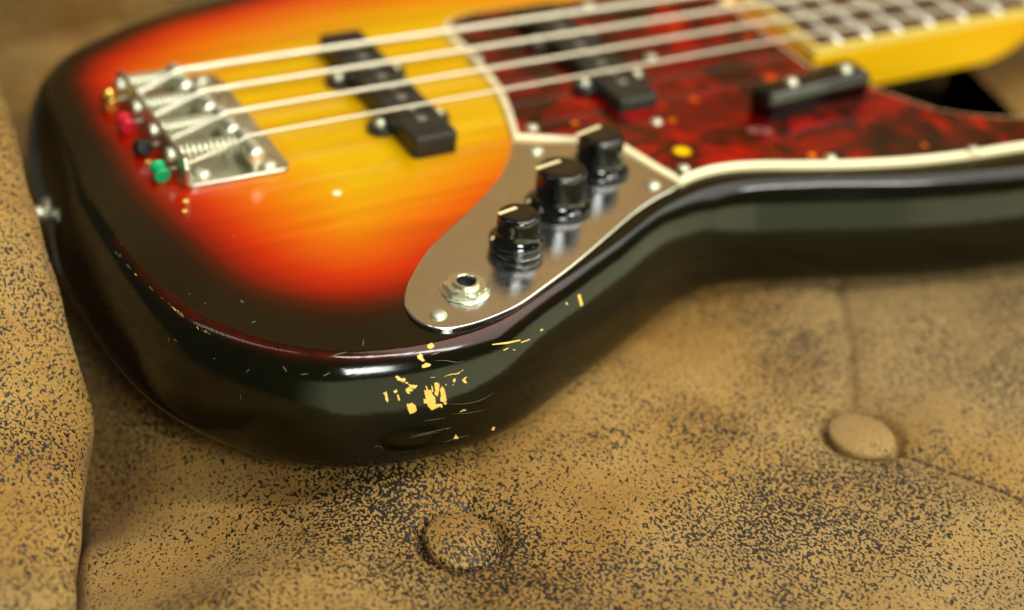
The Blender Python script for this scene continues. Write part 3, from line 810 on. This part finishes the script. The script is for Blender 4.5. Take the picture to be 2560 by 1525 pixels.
for i in range(4):
    y0 = STR_Y0[i]; sxp = SAD_X[i]
    # grooved barrel saddle
    mb = MB(); pr = []
    for k in range(37):
        z = -8.9 + 17.8 * k / 36; pr.append((3.75 - (.42 if k % 2 else 0) - (.5 if k in (0, 36) else 0), z))
    mb.lathe(pr, Matrix.Translation((sxp, y0, 7.6)) @ RX, 20)
    sd = mb.build('saddle', M_SADDLE, bridge, angle=None)
    for dy in (-6.2, 6.2):
        mb = MB(); mb.lathe([(1.5, 2.0), (1.5, 10.6), (1.2, 11.0), (.7, 11.0), (.6, 10.4)], Matrix.Translation((sxp, y0 + dy, 0)), 12)
        mb.build('height_screw', M_SCREW, sd, angle=40)
    ya = y0 + 3.2
    mb = MB(); mb.lathe([(1.45, 0), (1.45, sxp - BX0)], Matrix.Translation((BX0, ya, 7.8)) @ Matrix.Rotation(math.radians(90), 4, 'Y'), 12)
    sw = mb.build('intonation_screw', M_SCREW, bridge, angle=40)
    mb = MB(); mb.lathe([(3.2, .2), (3.2, -.8), (2.8, -1.8), (1.6, -2.4), (.2, -2.6)], Matrix.Translation((BX0, ya, 7.8)) @ Matrix.Rotation(math.radians(90), 4, 'Y'), 22)
    mb.build('screw_head', M_SCREW, sw, angle=40)
    turns = 10; L_ = sxp - 3.6 - (BX0 + 2.4); pts = []
    for k in range(turns * 10 + 1):
        a = 2 * math.pi * k / 10; pts.append((BX0 + 2.5 + L_ * k / (turns * 10), ya + 3.3 * math.cos(a), 7.8 + 3.3 * math.sin(a)))
    mb = MB(); mb.tube(pts, .62, 6); mb.build('spring', M_SADDLE, bridge, angle=None)
for (x, y) in ((-17, -33.5), (-18, 34), (8, -36), (8, 36)):
    screw((x, y, 2.1), 3.3, bridge, 1.9)

# ---- strings
for i, (r, mm, lab) in enumerate(((1.32, M_BRASS, 'thickest string, its brass ball end behind the bridge'), (1.05, M_RED, 'second thickest string, its red ball end behind the bridge'),
                                  (.85, M_BKENAMEL, 'third string, its black ball end behind the bridge'), (.62, M_GREEN, 'thinnest string, its green ball end behind the bridge'))):
    y0 = STR_Y0[i]; s0 = SAD_X[i]
    pts = [(BX0 - 4.0, y0, 3.6), (BX0 + 3, y0, 4.2), (s0 - 3.2, y0, ZS - 1.4), (s0 - 1.4, y0, ZS - .2), (s0 + .8, y0, ZS)]
    pts += [(x, sy(i, x), ZS - 1.4 * x / 863.6) for x in (40, 120, 250, 400, 600, 860)]
    mb = MB(); mb.tube(pts, r, 12); st = mb.build('string', M_STRING, bass, angle=None); tag(st, lab)
    mb = MB(); mb.lathe([(1.3, -3.3), (2.8, -3.3), (3.2, -2.7), (2.6, -1), (2.6, 1), (3.2, 2.7), (2.8, 3.3), (1.3, 3.3)], Matrix.Translation((BX0 - 5.6, y0, 3.6)) @ Matrix.Rotation((.3, .1, -.4, .2)[i], 4, 'X') @ RX, 16)
    mb.build('ball_end', mm, st, angle=40)

# ---- neck
NX0 = 262.0
def nw(x): return 31.2 - (31.2 - 19.5) * (x - NX0) / (863.6 - NX0)
mb = MB(); stations = list(np.linspace(NX0, 362, 7)) + list(np.linspace(368, 415, 7)) + list(np.linspace(430, 864, 8)); nn = 15
for x in stations:
    hw = nw(x); t = min(1, max(0, (x - 362) / 50)); t = t * t * (3 - 2 * t)
    for k in range(nn):
        a = math.pi * k / (nn - 1)
        ys_, zs_ = math.cos(a), math.sin(a)
        # rectangular heel blends into a rounded back
        rx = max(-1, min(1, ys_ * 1.8)); rz = min(1, zs_ * 3.0)
        py = hw * (rx * (1 - t) + ys_ * t); pz = 4.3 - (20.3 * rz * (1 - t) + 17.0 * zs_ * t)
        mb.v.append((x, py, pz))
ns = len(stations)
for s_ in range(ns - 1):
    for k in range(nn):
        j = (k + 1) % nn; mb.f.append((s_*nn+k, s_*nn+j, (s_+1)*nn+j, (s_+1)*nn+k))
mb.f += [tuple(range(nn)), tuple((ns-1)*nn + k for k in reversed(range(nn)))]
neck = mb.build('neck', M_MAPLE, bass, angle=40); tag(neck, 'amber lacquered maple neck with bound rosewood fingerboard')
def board(x0, x1, ins, z0, ztop_edge, crown, nseg=8):
    vs = []; fs = []
    st = np.linspace(x0, x1, 12)
    for x in st:
        hw = nw(x) - ins; vs += [(x, -hw, z0), (x, -hw, ztop_edge)]
        for k in range(1, nseg):
            y = -hw + 2*hw*k/nseg; vs.append((x, y, ztop_edge + crown * (1 - (y/hw)**2)))
        vs += [(x, hw, ztop_edge), (x, hw, z0)]
    m = nseg + 3
    for s_ in range(len(st) - 1):
        for k in range(m):
            j = (k+1) % m; fs.append((s_*m+k, s_*m+j, (s_+1)*m+j, (s_+1)*m+k))
    fs += [tuple(range(m)), tuple((len(st)-1)*m+k for k in reversed(range(m)))]
    return vs, fs
mb = MB(); mb.add(*board(NX0, 862, 0, 4.32, 7.9, 1.0)); bind = mb.build('fingerboard_binding', M_BIND, neck, angle=40)
mb = MB(); mb.add(*board(NX0 + 2.2, 861.5, 1.7, 5.0, 8.05, 1.0)); mb.build('fingerboard', M_ROSE, neck, angle=40)
for n_ in range(20, 7, -1):
    x = 863.6 / 2 ** (n_ / 12) + 2.9; hw = nw(x) - .4; mb = MB(); pts = [(x, -hw + 2*hw*k/8, 8.35 + 1.0 * (1 - (-1 + k/4)**2)) for k in range(9)]
    mb.tube(pts, 1.35, 8); mb.build('fret', M_FRET, neck, angle=None)

hp = ccw(spline([(862, -19.5), (880, -24), (905, -38), (960, -44), (1010, -40), (1050, -30), (1066, -8), (1050, 14), (1010, 22), (960, 26), (905, 30), (880, 22), (862, 19.5)], 70))
mb = MB(); slab(mb, hp, [(1.5, -14), (0, -12.5), (0, -1), (1.5, .5)]); mb.build('headstock', M_MAPLE, neck, angle=30)
mb = MB(); mb.box(860.5, 864, -19.3, 19.3, 4, 11.2); mb.build('nut', M_CREAM, neck, smooth=False, bevel=.5)

# ---- thumb rest
ca, sa = math.cos(math.radians(4.5)), math.sin(math.radians(4.5))
tp = rrect(-28, 28, -7, 7, 3.2); tp = np.array([(236.8 + x*ca - y*sa, -62.4 + x*sa + y*ca) for x, y in tp])
mb = MB(); slab(mb, ccw(tp), [(1.2, 2.8), (.7, 5), (0, 9.8), (.25, 11.4), (.8, 12.7), (1.6, 13.5), (2.6, 13.9)])
tr = mb.build('thumb_rest', M_BLACK, bass, angle=16); tag(tr, 'black plastic thumb rest screwed to the pickguard beside the neck')
for t in (-11.5, 17.5): screw((236.8 + t*ca, -62.4 + t*sa, 13.85), 2.9, tr, 2.2)

# ---- strap button
mb = MB(); Mb = Matrix.Translation((-67.0, -2.5, -21.5)) @ Matrix.Rotation(math.radians(-90), 4, 'Y')
mb.lathe([(5.6, -2), (5.6, .8), (4.6, 1.4), (3.2, 2.4), (3.0, 4.2), (4.6, 5.4), (5.5, 6.2), (5.6, 7.2), (4.8, 8.0), (2.0, 8.4), (.2, 8.4)], Mb, 28)
sb = mb.build('strap_button', M_SCREW, bass, angle=None); tag(sb, 'nickel strap button on the tail of the body next to the armrest')
